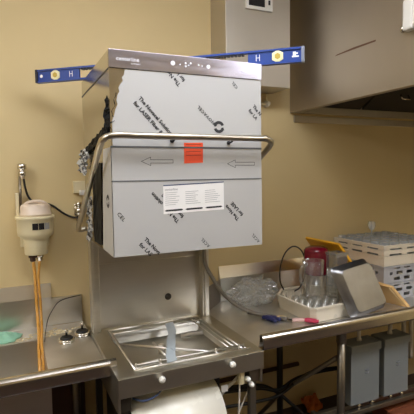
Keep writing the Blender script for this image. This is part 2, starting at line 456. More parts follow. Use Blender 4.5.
    for c in range(3):
        xx = .200+c*.083
        for r in range(7):
            z = 1.533-r*.0078+xx*.03; wd = .068*(.6+.4*random.random())
            b.faces.new([b.verts.new((xx+dx, yl, z+dz)) for dx,dz in ((0,0),(wd,.002),(wd,.0035),(0,.0015))])
    obj('small_print', b, M['inkgrey'], lab)
    b = new()
    for c in range(3):
        xx = .196+c*.085; z = 1.468+c*.0025
        b.faces.new([b.verts.new((xx+dx, yl, z+dz)) for dx,dz in ((0,.003),(.008,.0),(.070,.002),(.077,.006),(.070,.009),(.008,.007))])
    obj('black_bar', b, M['ink'], lab)
    b = new(); slab(b, [(.281,-.003,1.652),(.360,-.003,1.655),(.361,-.003,1.733),(.281,-.003,1.731)], (0,-1,0), .001)
    st = obj('sticker', b, M['orange'], t, 'bright orange square sticker')
    b = new()
    for r in range(4):
        z = 1.724-r*.014
        b.faces.new([b.verts.new((x_, -.0043, z_)) for x_,z_ in ((.289,z),(.352,z+.001),(.352,z+.0035),(.289,z+.0025))])
    obj('small_print', b, paint('red_brown_ink', (176,62,40), .6), st)
    # handle
    b = new(); yh, zh, xl, xr = -.052, 1.750, -.040, .664
    path = [(.0,.632,1.350),(xl+.012,.628,1.346),(xl,.600,1.362),(xl,.42,1.468),(xl,.20,1.598),(xl,.06,1.682),(xl,.0,1.716),(xl+.008,-.035,1.738),(xl+.045,yh,zh),
            (.1,yh,zh),(.3,yh,zh),(.5,yh,zh),(.60,yh,zh),(xr-.045,yh,zh),(xr-.008,-.035,1.738),(xr,.0,1.716),(xr,.06,1.682),(xr,.20,1.598),(xr,.42,1.468),(xr,.600,1.362),(xr-.012,.628,1.346),(.632,.632,1.350)]
    tube(b, path, .0122, 14, per=6); obj('handle', b, M['handle'], t)
    for x,z in ((.232,1.738),(.474,1.734)):
        b = new(); tube(b, [(x,0,z),(x,-.030,z+.002),(x,-.046,z+.010)], .004, 8); lathe(b, (x,-.003,z), [(.008,0),(.008,.006),(.005,.008)], 10, (0,-1,0)); obj('handle_bolt', b, M['black'], t)
    # interior wires: rack guide
    b = new(); zz = .846
    def rod(p, q, r=.004): tube(b, [p,q], r, 8, smooth=False)
    rod((.085,.092,zz),(.590,.092,zz)); rod((.080,.050,zz),(.600,.050,zz)); rod((.080,.050,zz),(.080,.545,zz)); rod((.560,.050,zz),(.560,.545,zz))
    rod((.540,.095,zz-.003),(.540,.54,zz-.003), .003); rod((.515,.095,zz-.003),(.515,.54,zz-.003), .003); rod((.080,.545,zz),(.560,.545,zz)); rod((.080,.49,zz),(.560,.49,zz), .003)
    for x in (.09,.19,.44,.575): rod((x,.092,zz),(x,.050,zz), .0045)
    for x in (.088,.19,.44,.553): lathe(b, (x,.070,.842), [(.005,0),(.005,.018),(.003,.022)], 8)
    obj('rack_guide', b, M['wire'], t)
    b = new(); rod((.10,.36,.838),(.43,.105,.838), .0055); rod((.24,.33,.832),(.245,.16,.832), .006)
    tube(b, [(.10,.150,.815),(.16,.152,.818),(.21,.158,.818)], .010, 10); tube(b, [(.42,.44,.80),(.47,.43,.806),(.53,.42,.806)], .011, 10)
    tube(b, [(.27,.30,.787),(.27,.30,.83)], .014, 12, smooth=False)
    obj('wash_arm', b, M['wire'], t)
    return t
_foil = []
def foilmat():
    if _foil: return _foil[0]
    m, nt, p = base_mat('silver_black_crumple')
    tc = nt.nodes.new('ShaderNodeTexCoord'); w = nt.nodes.new('ShaderNodeTexNoise'); w.inputs['Scale'].default_value = 46; w.inputs['Detail'].default_value = 3
    r = nt.nodes.new('ShaderNodeValToRGB'); r.color_ramp.elements[0].position = .44; r.color_ramp.elements[1].position = .56
    r.color_ramp.elements[0].color = lin((30,30,36)); r.color_ramp.elements[1].color = lin((206,208,208))
    nt.links.new(tc.outputs['Object'], w.inputs['Vector']); nt.links.new(w.outputs[0], r.inputs[0]); nt.links.new(r.outputs[0], p.inputs['Base Color'])
    p.inputs['Roughness'].default_value = .3
    _foil.append(m); return m
dishwasher()

# strip of film lying across the rack guide
b = new(); pts = [(.365,.46,.868),(.352,.40,.866),(.335,.33,.864),(.300,.25,.862),(.268,.16,.860),(.245,.10,.856),(.232,.045,.853)]
for i in range(len(pts)-1):
    p, q = V(pts[i]), V(pts[i+1]); s = V((.023,.006,0))
    hexa(b, [p-s, p+s, q+s, q-s, p-s+V((0,0,.0016)), p+s+V((0,0,.0016)), q+s+V((0,0,.0016)), q-s+V((0,0,.0016))])
tag(obj('film_strip', b, M['strip']), 'blue-grey strip of plastic film lying across the wires in the dishwasher tub', 'film strip')

# ------------------------------------------------------------------ spirit level on top of the hood
def level():
    A, B = V((-.193,.711,HT+.001)), V((.780,-.094,HT+.001)); L = (B-A).length; u = (B-A).normalized(); n = V((u.y,-u.x,0))  # n faces the camera
    root = thing('spirit_level', 'long blue spirit level lying crosswise on top of the dishwasher hood', 'level', tuple((A+B)/2))
    def P(x, y, z): return A+u*x+n*y+V((0,0,z))
    def bx(b, x0,x1,y0,y1,z0,z1, mi=0):
        hexa(b, [P(x0,y0,z0),P(x1,y0,z0),P(x1,y1,z0),P(x0,y1,z0),P(x0,y0,z1),P(x1,y0,z1),P(x1,y1,z1),P(x0,y1,z1)], mi)
    b = new(); H = .061
    bx(b, .012,L-.012,-.013,.013,0,.008); bx(b, .012,L-.012,-.013,.013,H-.008,H)
    for x0,x1 in ((.012,.232),(.43,.53),(.73,L-.43),(L-.232,L-.012)): bx(b, x0,x1,-.006,.007,.008,H-.008)
    obj('body', b, M['blue'], root)
    for x0,x1,m in ((0,.012,'navy'),(L-.012,L,'levelsilver')):
        b = new(); bx(b, x0,x1,-.014,.0145,0,H+.001); obj('end_cap', b, M[m], root)
    for xc in (.108, L-.108):
        b = new(); ax = n
        lathe(b, P(xc,.004,H/2), [(.026,0),(.026,.008),(.019,.009)], 6, tuple(n), sm=False); v = obj('vial_housing', b, M['vial'], root)
        b = new(); lathe(b, P(xc,.012,H/2), [(.013,0),(.013,.002)], 6, tuple(n), sm=False); obj('vial', b, M['amber'], v)
    b = new(); lathe(b, P(.63,.004,H/2), [(.026,0),(.026,.008),(.019,.009)], 6, tuple(n), sm=False); obj('vial_housing', b, M['vial'], root)
    for x0 in (.245, L-.43):
        b = new(); bx(b, x0,x0+.18,-.009,.009,H-.0105,H-.0085)
        for i in range(12): bx(b, x0+i*.0155, x0+i*.0155+.010, -.009,.009, H-.016,H-.0105)
        obj('grip', b, M['navy'], root)
    for xc in (.19, L-.19):
        b = new()
        for d in (-.007,.007): bx(b, xc+d-.0012,xc+d+.0012,.0072,.0076,.018,.044)
        bx(b, xc-.006,xc+.006,.0072,.0076,.030,.032); obj('white_marking', b, M['white_print'], root)
    b = new(); lathe(b, P(.030,.0072,H/2), [(.008,0),(.008,.0006)], 8, tuple(n)); obj('white_marking', b, M['white_print'], root)
    b = new(); bx(b, L-.050,L-.022,.0072,.0076,.022,.028); bx(b, L-.046,L-.034,.0072,.0076,.028,.044); bx(b, L-.034,L-.026,.0072,.0076,.034,.040)
    obj('white_marking', b, M['white_print'], root)
level()

# ------------------------------------------------------------------ ventilation: canopy and duct
def canopy():
    t = thing('extractor_hood', 'large stainless extractor hood hanging at the upper right', 'hood', (2.2,.1,2.005))
    x0,x1,y0,y1,z0,z1 = 1.37,3.05,-.75,.855,2.005,2.897
    b = new()
    box(b, (x0,y0,z0), (x0+.02,y1,z1)); box(b, (x1-.02,y0,z0), (x1,y1,z1)); box(b, (x0+.02,y0,z0), (x1-.02,y0+.02,z1)); box(b, (x0+.02,y1-.02,z0+.0), (x1-.02,y1,z1))
    box(b, (x0+.02,y0+.02,z1-.02), (x1-.02,y1-.02,z1))
    obj('canopy', b, M['hood_steel'], t)
    b = new()
    box(b, (x0+.02,y0+.02,z0+.004), (x0+.06,y1-.02,z0+.012)); box(b, (x0+.06,y0+.02,z0+.004), (x1-.02,y0+.06,z0+.012))
    obj('inner_lip', b, M['hood_steel'], t)
    for i in range(3):
        b = new(); xa, xb = x0+.05+i*.52, x0+.05+i*.52+.50
        hexa(b, [(xa,y1-.05,z0+.04),(xb,y1-.05,z0+.04),(xb,y1-.62,z0+.40),(xa,y1-.62,z0+.40),(xa,y1-.05,z0+.06),(xb,y1-.05,z0+.06),(xb,y1-.62,z0+.42),(xa,y1-.62,z0+.42)])
        f = obj('grease_filter', b, M['filter'], t)
        b = new(); tube(b, [(xa+.2,y1-.20,z0+.13),(xa+.2,y1-.215,z0+.10),(xa+.27,y1-.215,z0+.10),(xa+.27,y1-.20,z0+.13)], .006, 8, smooth=False); obj('filter_handle', b, M['chrome'], f)
    b = new(); a = V((1.369,.412,2.268)); 
    slab(b, [(1.369,.418,2.262),(1.369,.28,2.262),(1.369,.115,2.262),(1.369,.112,2.270),(1.369,.27,2.273),(1.369,.40,2.268)], (-1,0,0), .0006)
    obj('scratch', b, M['stain'], t)
canopy()
def duct():
    t = thing('duct_box', 'tall stainless duct box on the wall beside the extractor hood', 'duct', (1.02,.76,2.12))
    b = new(); box(b, (.805,.66,2.12), (1.235,WY-.001,2.898), .002); obj('casing', b, M['duct_steel'], t)
    g = thing('gauge_panel', 'small white framed gauge panel with dark face on the duct box', 'gauge', (1.03,.655,2.48))
    b = new()
    x0,x1,z0,z1 = .93,1.105,2.545,2.66
    box(b, (x0,.645,z0), (x1,.660,z1), .003); obj('frame', b, M['white'], g)
    b = new(); box(b, (x0+.015,.642,z0+.018), (x1-.055,.646,z1-.015)); obj('dark_face', b, M['darkgauge'], g)
    b = new(); box(b, (x1-.030,.642,z0+.035), (x1-.018,.646,z0+.06)); obj('switch', b, M['black'], g)
    g.location = (1.0175,.652,z0)
    for c in g.children:
        c.location = c.location - (V((1.0175,.652,z0))-V((1.03,.655,2.48)))
duct()
def pipe_end():
    t = thing('wall_pipe', 'small white capped pipe on the wall under the duct box', 'pipe', (1.17,.80,2.0))
    b = new(); tube(b, [(1.10,.845,2.052),(1.185,.845,2.052)], .010, 10, smooth=False); tube(b, [(1.186,.845,2.052),(1.186,.845,2.115)], .005, 8, smooth=False); obj('pipe', b, M['cream'], t)
    b = new(); lathe(b, (1.186,.858,2.052), [(.022,0),(.022,.012),(.017,.020),(.012,.022),(.012,.040)], 18, (0,-1,0)); obj('cap', b, M['conduit'], t)
pipe_end()
def hood_conduit():
    t = thing('conduit_fitting', 'white conduit elbow fixed to the side of the extractor hood', 'conduit', (1.34,-.12,2.27))
    b = new(); tube(b, [(1.345,-.115,2.897),(1.345,-.115,2.38)], .013, 12, smooth=False); tube(b, [(1.345,-.11,2.262),(1.345,-.50,2.258)], .014, 12, smooth=False); obj('pipe', b, M['conduit'], t)
    b = new(); box(b, (1.325,-.145,2.245), (1.368,-.085,2.385), .012); obj('junction_box', b, M['white'], t)
    b = new(); lathe(b, (1.347,-.085,2.262), [(.016,0),(.016,.014),(.006,.02)], 14, (0,1,0)); obj('plug', b, M['chrome'], t)
hood_conduit()

# ------------------------------------------------------------------ dispenser and wall fittings
def dispenser():
    cx, cy = -.226, .765
    t = thing('chemical_dispenser', 'cream wall mounted chemical dispenser with milky lid above the left sink', 'dispenser', (cx,WY,1.2))
    b = new(); lathe(b, (cx,cy,0), [(.052,1.222),(.056,1.226),(.058,1.292),(.062,1.304),(.083,1.318),(.086,1.335),(.087,1.398),(.093,1.402),(.093,1.416),(.080,1.416)], 32)
    obj('body', b, M['cream'], t)
    b = new(); box(b, (cx-.07,.842,1.25), (cx+.07,WY,1.44), .004); box(b, (-.312,.80,1.40), (-.296,WY-.004,1.53), .003); obj('bracket', b, M['cream'], t)
    b = new(); lathe(b, (cx+.004,cy,1.4165), [(.076,0),(.076,.012),(.072,.016),(.072,.045),(.066,.054),(.05,.060),(.03,.058),(.0,.060)], 28)
    tube(b, [(cx-.05,cy-.02,1.47),(cx-.02,cy-.03,1.487),(cx+.03,cy-.03,1.487),(cx+.06,cy-.02,1.468)], .008, 8); obj('lid', b, M['creamlid'], t)
    b = new()
    R = .0885
    for k in range(3):
        a0 = math.radians(258+k*19.); a1 = a0+math.radians(17.5); m_ = 4
        for i in range(m_):
            p, q = a0+(a1-a0)*i/m_, a0+(a1-a0)*(i+1)/m_
            b.faces.new([b.verts.new((cx+R*math.cos(a),cy+R*math.sin(a),z)) for a,z in ((p,1.352),(q,1.352),(q,1.384),(p,1.384))]).material_index = min(k,2)//2
    obj('label_plate', b, [M['darkgauge'], M['inkgrey']], t, 'dark label strip')
    for x in (-.245,-.212):
        b = new(); lathe(b, (x,cy-.01,1.186), [(.010,0),(.014,.004),(.014,.018),(.020,.022),(.020,.037)], 14); obj('outlet', b, M['rust'] if x < -.23 else M['chrome'], t)
dispenser()
def hose(name, pts, r, m, label, cat, seg=10):
    b = new(); tube(b, pts, r, seg); return tag(obj(name, b, M[m]), label, cat)
hose('tube', [(-.243,.752,1.19),(-.238,.752,1.10),(-.236,.752,1.00),(-.236,.72,.91),(-.238,.63,.86),(-.246,.52,.815),(-.250,.43,.74),(-.250,.40,.62)], .0078, 'hoseamber', 'amber tube hanging under the dispenser into the sink, the left of two', 'tube')
hose('tube', [(-.214,.750,1.19),(-.222,.752,1.10),(-.219,.752,1.00),(-.218,.735,.92),(-.222,.655,.865),(-.232,.545,.84),(-.234,.46,.78),(-.234,.43,.62)], .0066, 'hoseamber', 'amber tube hanging under the dispenser into the sink, the right of two', 'tube')
def valve():
    t = thing('water_valve', 'small chrome valve on the wall above the dispenser', 'valve', (-.277,WY,1.61))
    b = new(); lathe(b, (-.275,.815,1.60), [(.012,0),(.012,.012),(.018,.014),(.018,.034),(.013,.038),(.013,.046),(.022,.050),(.022,.072),(.014,.078)], 16)
    lathe(b, (-.275,WY,1.625), [(.010,0),(.010,.04)], 12, (0,-1,0)); obj('valve_body', b, M['chrome'], t)
    b = new(); tube(b, [(-.287,.815,1.615),(-.288,.815,1.42)], .006, 8, smooth=False); obj('riser_pipe', b, M['pipegrey'], t)
valve()
hose('cord', [(-.270,.82,1.615),(-.262,.825,1.55),(-.245,.835,1.50),(-.21,.84,1.475),(-.16,.845,1.468),(-.13,.845,1.455),(-.08,.845,1.415),(-.035,.845,1.392),(.0,.84,1.388)], .0055, 'black', 'black cord looping along the wall behind the dispenser', 'cord')
def wall_outlet():
    t = thing('wall_socket', 'white wall socket half hidden behind the dishwasher handle', 'socket', (.01,WY,1.5))
    b = new(); box(b, (-.024,.835,1.520), (.055,WY,1.585), .004); obj('plate', b, M['cream'], t)
    b = new(); box(b, (.004,.825,1.508), (.045,.838,1.535), .003); obj('plug', b, M['white'], t)
    t2 = thing('pipe_joint', 'chrome pipe joint on the wall behind the dishwasher handle', 'fitting', (-.01,WY,1.38))
    b = new(); lathe(b, (-.004,.81,1.395), [(.012,0),(.012,.012),(.017,.014),(.017,.045),(.011,.047),(.011,.06),(.016,.062),(.016,.08)], 14); lathe(b, (-.004,WY,1.43), [(.009,0),(.009,.04)], 10, (0,-1,0)); box(b, (-.024,.845,1.40), (.016,WY,1.46), .003); obj('joint', b, M['chrome'], t2)
    b = new(); lathe(b, (-.004,.81,1.365), [(.010,0),(.014,.006),(.014,.03)], 12); obj('collar', b, M['black'], t2)
wall_outlet()
hose('wire', [(-.215,.60,.823),(-.205,.68,.84),(-.185,.77,.875),(-.160,.815,.905),(-.128,.832,.940),(-.09,.836,.955),(-.04,.838,.962),(-.008,.838,.965)], .0022, 'black', 'thin dark wire rising along the wall behind the sink', 'wire')

# ------------------------------------------------------------------ left table with sink
TZ = .82
def left_table():
    t = thing('sink_table', 'long stainless sink table at the left of the dishwasher', 'sink table', (-.8,.45,0))
    xl = -1.9
    b = new()
    box(b, (-.226,.16,TZ-.004), (-.002,.835,TZ)); box(b, (xl,.16,TZ-.004), (-.226,.20,TZ)); box(b, (xl,.645,TZ-.004), (-.226,.835,TZ))
    box(b, (xl,.20,TZ-.004), (-.95,.645,TZ))
    obj('top', b, M['table'], t)
    # rolled front edge
    b = new()
    pr = [(.164,.818),(.160,.862),(.154,.869),(.146,.872),(.138,.872),(.131,.8705),(.125,.8665),(.1205,.861),(.1185,.854),(.118,.847),(.118,.815),(.122,.808),(.127,.808),(.127,.814),(.124,.818),(.124,.846),(.127,.856),(.134,.864),(.140,.866),(.148,.866),(.154,.860),(.158,.818)]
    slab(b, [(xl,y,z) for y,z in pr], (1,0,0), -.003-xl)
    slab(b, [(-.003,y,z) for y,z in [(.156,.845),(.150,.866),(.138,.873),(.125,.868),(.118,.855),(.118,.845)]], (1,0,0), .026)
    obj('rolled_edge', b, M['edge'], t)
    # backsplash
    b = new()
    pr = [(.835,TZ),(.835,.975),(.856,1.045),(.859,1.045),(.859,TZ)]
    slab(b, [(xl,y,z) for y,z in pr], (1,0,0), 1.742)
    slab(b, [(-.158,.842,TZ),(-.158,.842,.964),(-.158,.859,.966),(-.158,.859,TZ)], (1,0,0), .156)
    obj('backsplash', b, M['steel_h'], t)
    # sink bowl
    b = new(); x0,x1,y0,y1,zb = -.95,-.226,.20,.645,.56
    box(b, (x0,y0-.004,zb), (x1,y0,TZ-.004)); box(b, (x0,y1,zb), (x1,y1+.004,TZ-.004)); box(b, (x0-.004,y0-.004,zb), (x0,y1+.004,TZ-.004)); box(b, (x1,y0-.004,zb), (x1+.004,y1+.004,TZ-.004))
    box(b, (x0,y0,zb), (x1,y1,zb+.004)); lathe(b, (-.55,.43,zb+.004), [(.05,0),(.045,.002),(.03,-.001)], 20)
    obj('sink_bowl', b, M['steel_h'], t)
    for x,y in ((-1.8,.22),(-1.8,.76),(-.06,.74)):
        b = new(); tube(b, [(x,y,.03),(x,y,TZ-.004)], .02, 14, smooth=False); lathe(b, (x,y,0), [(.024,0),(.028,.02),(.022,.035)], 14); obj('leg', b, M['pipegrey'], t)
    b = new(); tube(b, [(-1.8,.76,.25),(-.06,.74,.25)], .015, 10, smooth=False); obj('rail', b, M['gunmetal'], t)
    b = new(); box(b, (-.221,.785,.08), (-.01,.80,.80), .002); obj('back_panel', b, M['rust'], t, 'dark brown panel under the drainboard')  # added dark sheet, its rust colour stands in for deep shade here
    # debris is stuff on the deck
    b = new()
    for i in range(150):
        if i < 105: x, y, s = random.uniform(-.36,-.12), random.uniform(.66,.74), random.uniform(.002,.006)
        else: x, y, s = random.gauss(-.14,.05), random.gauss(.72,.02), random.uniform(.003,.008)
        if y > .82 or x > -.02: continue
        r = bmesh.ops.create_icosphere(b, subdivisions=1, radius=s)
        for v in r['verts']: v.co = V((v.co.x*1.6+x, v.co.y+y, v.co.z*.5+TZ+s*.4))
    o = obj('food_scraps', b, M['debris']); o['kind'] = 'stuff'; tag(o, 'pale wet food scraps scattered along the back of the sink table', 'scraps')
left_table()
# low dark shelf pipe at floor under the left drainboard
def strainer(x, y, label):
    t = thing('sink_strainer', label, 'strainer', (x,y,TZ), 'sink strainers')
    b = new(); lathe(b, (x,y,TZ), [(.030,0),(.037,.003),(.037,.008),(.034,.009),(.034,.012),(.039,.014),(.039,.019),(.031,.021)], 26); obj('steel_ring', b, M['chrome'], t)
    b = new(); lathe(b, (x,y,TZ+.020), [(.030,0),(.030,.004),(.024,.010),(.010,.014),(.0,.015)], 24); obj('rubber_stopper', b, M['black'], t)
    b = new(); lathe(b, (x,y,TZ+.033), [(.006,0),(.005,.016),(.008,.018),(.008,.028),(.005,.032)], 14); obj('knob', b, M['chrome'], t)
strainer(-.120,.548,'black and chrome sink strainer nearer the front of the left table')
strainer(-.038,.612,'black and chrome sink strainer further back, nearer the dishwasher')
b = new(); n_ = 26; g = []
for i in range(n_+1):
    a = 2*math.pi*i/n_; row = []
    for j in range(9):
        r = j/8*(.085+.02*noise.noise(V((math.cos(a)*2,math.sin(a)*2,3))))
        row.append((-.402+r*1.05*math.cos(a), .735+r*.85*math.sin(a), TZ+.008+.018*(1-(j/8)**2)+.010*noise.noise(V((r*40*math.cos(a),r*40*math.sin(a),0)))))
    g.append(row)
for i in range(n_):
    for j in range(8):
        q = [g[i][j],g[i+1][j],g[i+1][j+1],g[i][j+1]]
        if j == 0: q = [g[i][0],g[i+1][1],g[i][1]]
        f = b.faces.new([b.verts.new(p) for p in q]); f.smooth = True
bmesh.ops.remove_doubles(b, verts=b.verts[:], dist=1e-5)
r_ = bmesh.ops.extrude_face_region(b, geom=b.faces[:])
for v in [e for e in r_['geom'] if isinstance(e, bmesh.types.BMVert)]: v.co.z -= .006
tag(obj('dish_cloth', b, M['green']), 'mint green cloth lying at the back of the left sink', 'cloth')

# ------------------------------------------------------------------ right table
def right_table():
    t = thing('drain_table', 'long stainless table at the right of the dishwasher holding dish racks', 'table', (1.7,.45,0))
    xr = 3.1
    b = new(); box(b, (.640,.10,TZ-.004), (xr,.838,TZ)); obj('top', b, M['table'], t)
    b = new()
    pr = [(.124,.818),(.121,.862),(.116,.867),(.112,.869),(.106,.869),(.099,.8675),(.0935,.8635),(.089,.858),(.0873,.851),(.087,.844),(.087,.808),(.091,.801),(.096,.801),(.096,.807),(.093,.811),(.093,.844),(.096,.854),(.102,.861),(.110,.863),(.115,.858),(.118,.818)]
    slab(b, [(.688,y,z) for y,z in pr], (1,0,0), xr-.688)
    obj('rolled_edge', b, M['edge'], t)
    b = new()
    pr = [(.835,TZ),(.835,.965),(.856,1.035),(.859,1.035),(.859,TZ)]
    slab(b, [(.835,y,z) for y,z in pr], (1,0,0), xr-.835)
    obj('backsplash', b, M['steel_h'], t)
    b = new(); slab(b, [(.655,.655,TZ),(.835,.83,TZ),(.835,.83,.960),(.655,.655,.960)], (-.7,.7,0), .006); obj('corner_splash', b, M['hood_steel'], t)
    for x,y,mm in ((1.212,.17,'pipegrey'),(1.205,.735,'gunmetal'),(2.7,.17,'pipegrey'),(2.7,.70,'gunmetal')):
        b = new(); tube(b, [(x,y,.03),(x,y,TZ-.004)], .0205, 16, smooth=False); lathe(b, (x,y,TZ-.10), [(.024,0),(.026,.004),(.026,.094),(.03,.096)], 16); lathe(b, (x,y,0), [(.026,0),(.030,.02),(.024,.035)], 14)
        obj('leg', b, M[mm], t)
    b = new(); tube(b, [(1.205,.19,.635),(1.20,.70,.225),(1.07,.78,.05)], .013, 10, smooth=False); obj('brace', b, M['pipegrey'], t)
    b = new(); tube(b, [(.70,.785,.335),(1.384,.785,.335)], .014, 10, smooth=False); obj('brace', b, M['rust'], t)
    b = new(); box(b, (1.24,.33,.178), (2.72,.36,.206), .003); box(b, (1.24,.40,.178), (2.72,.43,.206), .003); box(b, (1.23,.16,.178), (1.255,.45,.206)); box(b, (2.69,.16,.178), (2.72,.45,.206)); obj('lower_rail', b, M['pipegrey'], t)
right_table()

# under the right table
hose('hose', [(.67,.62,.36),(.976,.62,.325),(1.116,.62,.285),(1.26,.62,.33),(1.50,.62,.335),(1.8,.62,.30)], .011, 'black', 'black hose sweeping under the right table, lower of the two rising to the right', 'hose')
hose('hose', [(.67,.56,.30),(1.0,.565,.275),(1.13,.57,.295),(1.26,.57,.36),(1.40,.57,.375),(1.7,.57,.345)], .010, 'black', 'black hose sweeping under the right table, upper of the two rising to the right', 'hose')
hose('hose', [(.80,.68,.34),(1.0,.675,.315),(1.13,.67,.25),(1.27,.66,.12),(1.37,.64,.03),(1.5,.62,.012)], .011, 'black', 'black hose dropping to the floor near the orange cloth under the right table', 'hose')
b = new(); crumple(b, (1.42,.72,.03), (.12,.0,.0), (.0,.08,.05), 10, 7, .025, 8)
r_ = bmesh.ops.extrude_face_region(b, geom=b.faces[:])
for v in [e for e in r_['geom'] if isinstance(e, bmesh.types.BMVert)]: v.co.z -= .02
zmin = min(v.co.z for v in b.verts)
for v in b.verts: v.co.z -= zmin
tag(obj('cloth', b, M['orangerag']), 'orange cloth on the floor under the right table', 'cloth')
def enclosure(x0, x1, z0, z1, label):
    y0, y1 = .350, .455
    t = thing('electrical_box', label, 'electrical box', ((x0+x1)/2,.40,z0), 'grey electrical boxes')
    b = new(); box(b, (x0+.006,y0+.004,z0), (x1-.006,y1,z1-.045), .003); obj('body', b, M['boxgrey'], t)
    b = new(); box(b, (x0,y0-.006,z1-.045), (x1,y1+.006,z1), .004); box(b, (x0+.003,y0-.002,z1-.052), (x1-.003,y1,z1-.044)); obj('cover', b, M['boxgrey'], t)
    b = new(); xm, zm = x0+(x1-x0)*.55, z0+(z1-z0)*.5
    for dz in (0,.018): tube(b, [(xm-.014,y0+.003,zm+dz+.004),(xm,y0+.001,zm+dz),(xm+.014,y0+.003,zm+dz+.005)], .003, 6)
    obj('emblem', b, M['levelsilver'], t)
    for dx, r in ((.35,.013),(.78,.015)):
        b = new(); x = x0+(x1-x0)*dx; lathe(b, (x,y0+.02,z0-.022), [(.5*r,0),(r,.002),(r,.012),(.75*r,.014),(.75*r,.022)], 10); obj('cable_gland', b, M['chrome'], t)
    b = new(); lathe(b, ((x0+x1)/2,.41,z1), [(.016,0),(.016,.012),(.011,.014),(.011,TZ-.008-z1)], 12); obj('conduit', b, M['conduit'], t)
enclosure(1.442,1.675,.228,.592,'grey electrical box under the right table, nearer the dishwasher')
enclosure(1.702,1.918,.228,.592,'grey electrical box under the right table, further from the dishwasher')
for i,(x,y) in enumerate(((1.93,.52),(2.03,.50),(2.10,.50))):
    hose('conduit_pipe', [(x,y,.35),(x,y,.60),(x,y,TZ-.005)], .014, 'conduit', ['white conduit pipe just right of the grey boxes','white conduit pipe second right of the grey boxes','white conduit pipe furthest right of the grey boxes'][i], 'pipe')['group'] = 'conduits under the right table'
def crate():
    t = thing('wooden_crate', 'brown wooden crate on the floor below the grey boxes', 'crate', (2.1,.35,0))
    for k in range(4):
        b = new(); box(b, (1.74,.20+k*.075,.115), (2.5,.268+k*.075,.132), .002); obj('top_board', b, M['brown'], t)
    for x in (1.75,2.1,2.45):
        b = new(); box(b, (x,.20,0), (x+.04,.49,.115)); obj('bearer', b, M['brown'], t)
crate()

# hose and tools on right table
hose('hose', [(.595,.528,1.42),(.594,.528,1.26),(.598,.527,1.14),(.640,.540,1.06),(.700,.535,.965),(.775,.51,.89),(.85,.47,.85),(.92,.42,.836),(.985,.335,.833)], .0105, 'hose', 'grey-black hose curving from behind the raised door onto the right table', 'hose')
def wand():
    t = thing('scraper', 'crimson and pale pink handled scraper on the right table in front of the white rack', 'scraper', (1.06,.27,TZ))
    b = new(); tube(b, [(1.045,.272,.838),(1.075,.249,.836),(1.108,.224,.832)], [.010,.012,.012,.012,.009], 10); obj('handle', b, M['pink'], t)
    b = new(); tube(b, [(1.0,.305,.832),(1.025,.287,.836),(1.05,.268,.838)], .010, 10); obj('collar', b, M['palepink'], t)
    b = new(); tube(b, [(.86,.535,.826),(.94,.42,.827),(1.01,.315,.829)], .005, 8); obj('blade', b, M['gunmetal'], t)
    return t
wand()
def pliers():
    t = thing('hand_tool', 'small tool with navy grips and beige tip on the right table edge', 'tool', (.90,.37,TZ))
    b = new(); tube(b, [(.885,.415,.834),(.905,.375,.836),(.915,.335,.832)], [.010,.014,.013,.010], 10); tube(b, [(.905,.43,.832),(.93,.385,.834),(.95,.345,.832)], [.009,.012,.010], 10); obj('grip', b, M['navygrip'], t)
    b = new(); tube(b, [(.945,.375,.833),(.97,.365,.835),(.992,.350,.831)], .010, 10); obj('tip', b, M['beige'], t)
pliers()

# clear bag
b = new(); r_ = bmesh.ops.create_icosphere(b, subdivisions=5, radius=1.)
for v in r_['verts']:
    d = v.co.normalized(); s = 1+.30*noise.noise(d*2.6+V((3,1,7)))+.22*noise.noise(d*6.5)+.10*noise.noise(d*15)
    p = V((d.x*.150*s, d.y*.095*s, d.z*.085*s))
    v.co = V((.995,.70,TZ+.072))+p
    v.co.z = max(v.co.z, TZ+.001+abs(noise.noise(d*9))*.004)
for f in b.faces: f.smooth = False
tag(obj('plastic_bag', b, M['bag']), 'crumpled clear plastic bag by the backsplash of the right table', 'bag')

# white glass rack with glasses
def wall_ring(b, pts_bot, pts_top, th):
    """thin upright wall following a closed polygon"""
    n = len(pts_bot); c = V((0,0,0))
    for p in pts_top: c += V(p)
    c /= n
    def inset(p):
        d = (c-V(p)); d.z = 0; return V(p)+d.normalized()*th
    A = [b.verts.new(p) for p in pts_bot]; B = [b.verts.new(p) for p in pts_top]; C_ = [b.verts.new(inset(p)) for p in pts_top]; D = [b.verts.new(inset(p)) for p in pts_bot]
    for i in range(n):
        j = (i+1)%n
        for q in ((A[i],A[j],B[j],B[i]),(B[i],B[j],C_[j],C_[i]),(C_[i],C_[j],D[j],D[i]),(D[i],D[j],A[j],A[i])): b.faces.new(q)
def white_rack():
    t = thing('peg_rack', 'low cream dish rack with cut corners holding clear glasses', 'dish rack', (1.25,.44,TZ))
    out = [(1.095,.225),(1.40,.245),(1.45,.31),(1.46,.56),(1.36,.66),(1.16,.655),(1.065,.55),(1.062,.39),(1.070,.25)]
    c = V((1.26,.44,0))
    def sc(s, z): return [tuple(c+(V((x,y,0))-c)*s+V((0,0,z))) for x,y in out]
    b = new(); wall_ring(b, sc(.93,TZ+.002), sc(.985,.895), .006); wall_ring(b, sc(.985,.893), sc(1.0,.893), .016); wall_ring(b, sc(1.0,.893), sc(1.0,.903), .016)
    bt = [b.verts.new(p) for p in sc(.93,TZ+.004)]; b.faces.new(bt)
    obj('rim', b, M['rackwhite'], t)
    b = new()
    for i in range(6):
        for j in range(7):
            x, y = 1.12+i*.058, .27+j*.058
            lathe(b, (x,y,TZ+.003), [(.007,0),(.006,.066),(.003,.070)], 6)
    o = obj('pegs', b, M['rackwhite'], t)
white_rack()
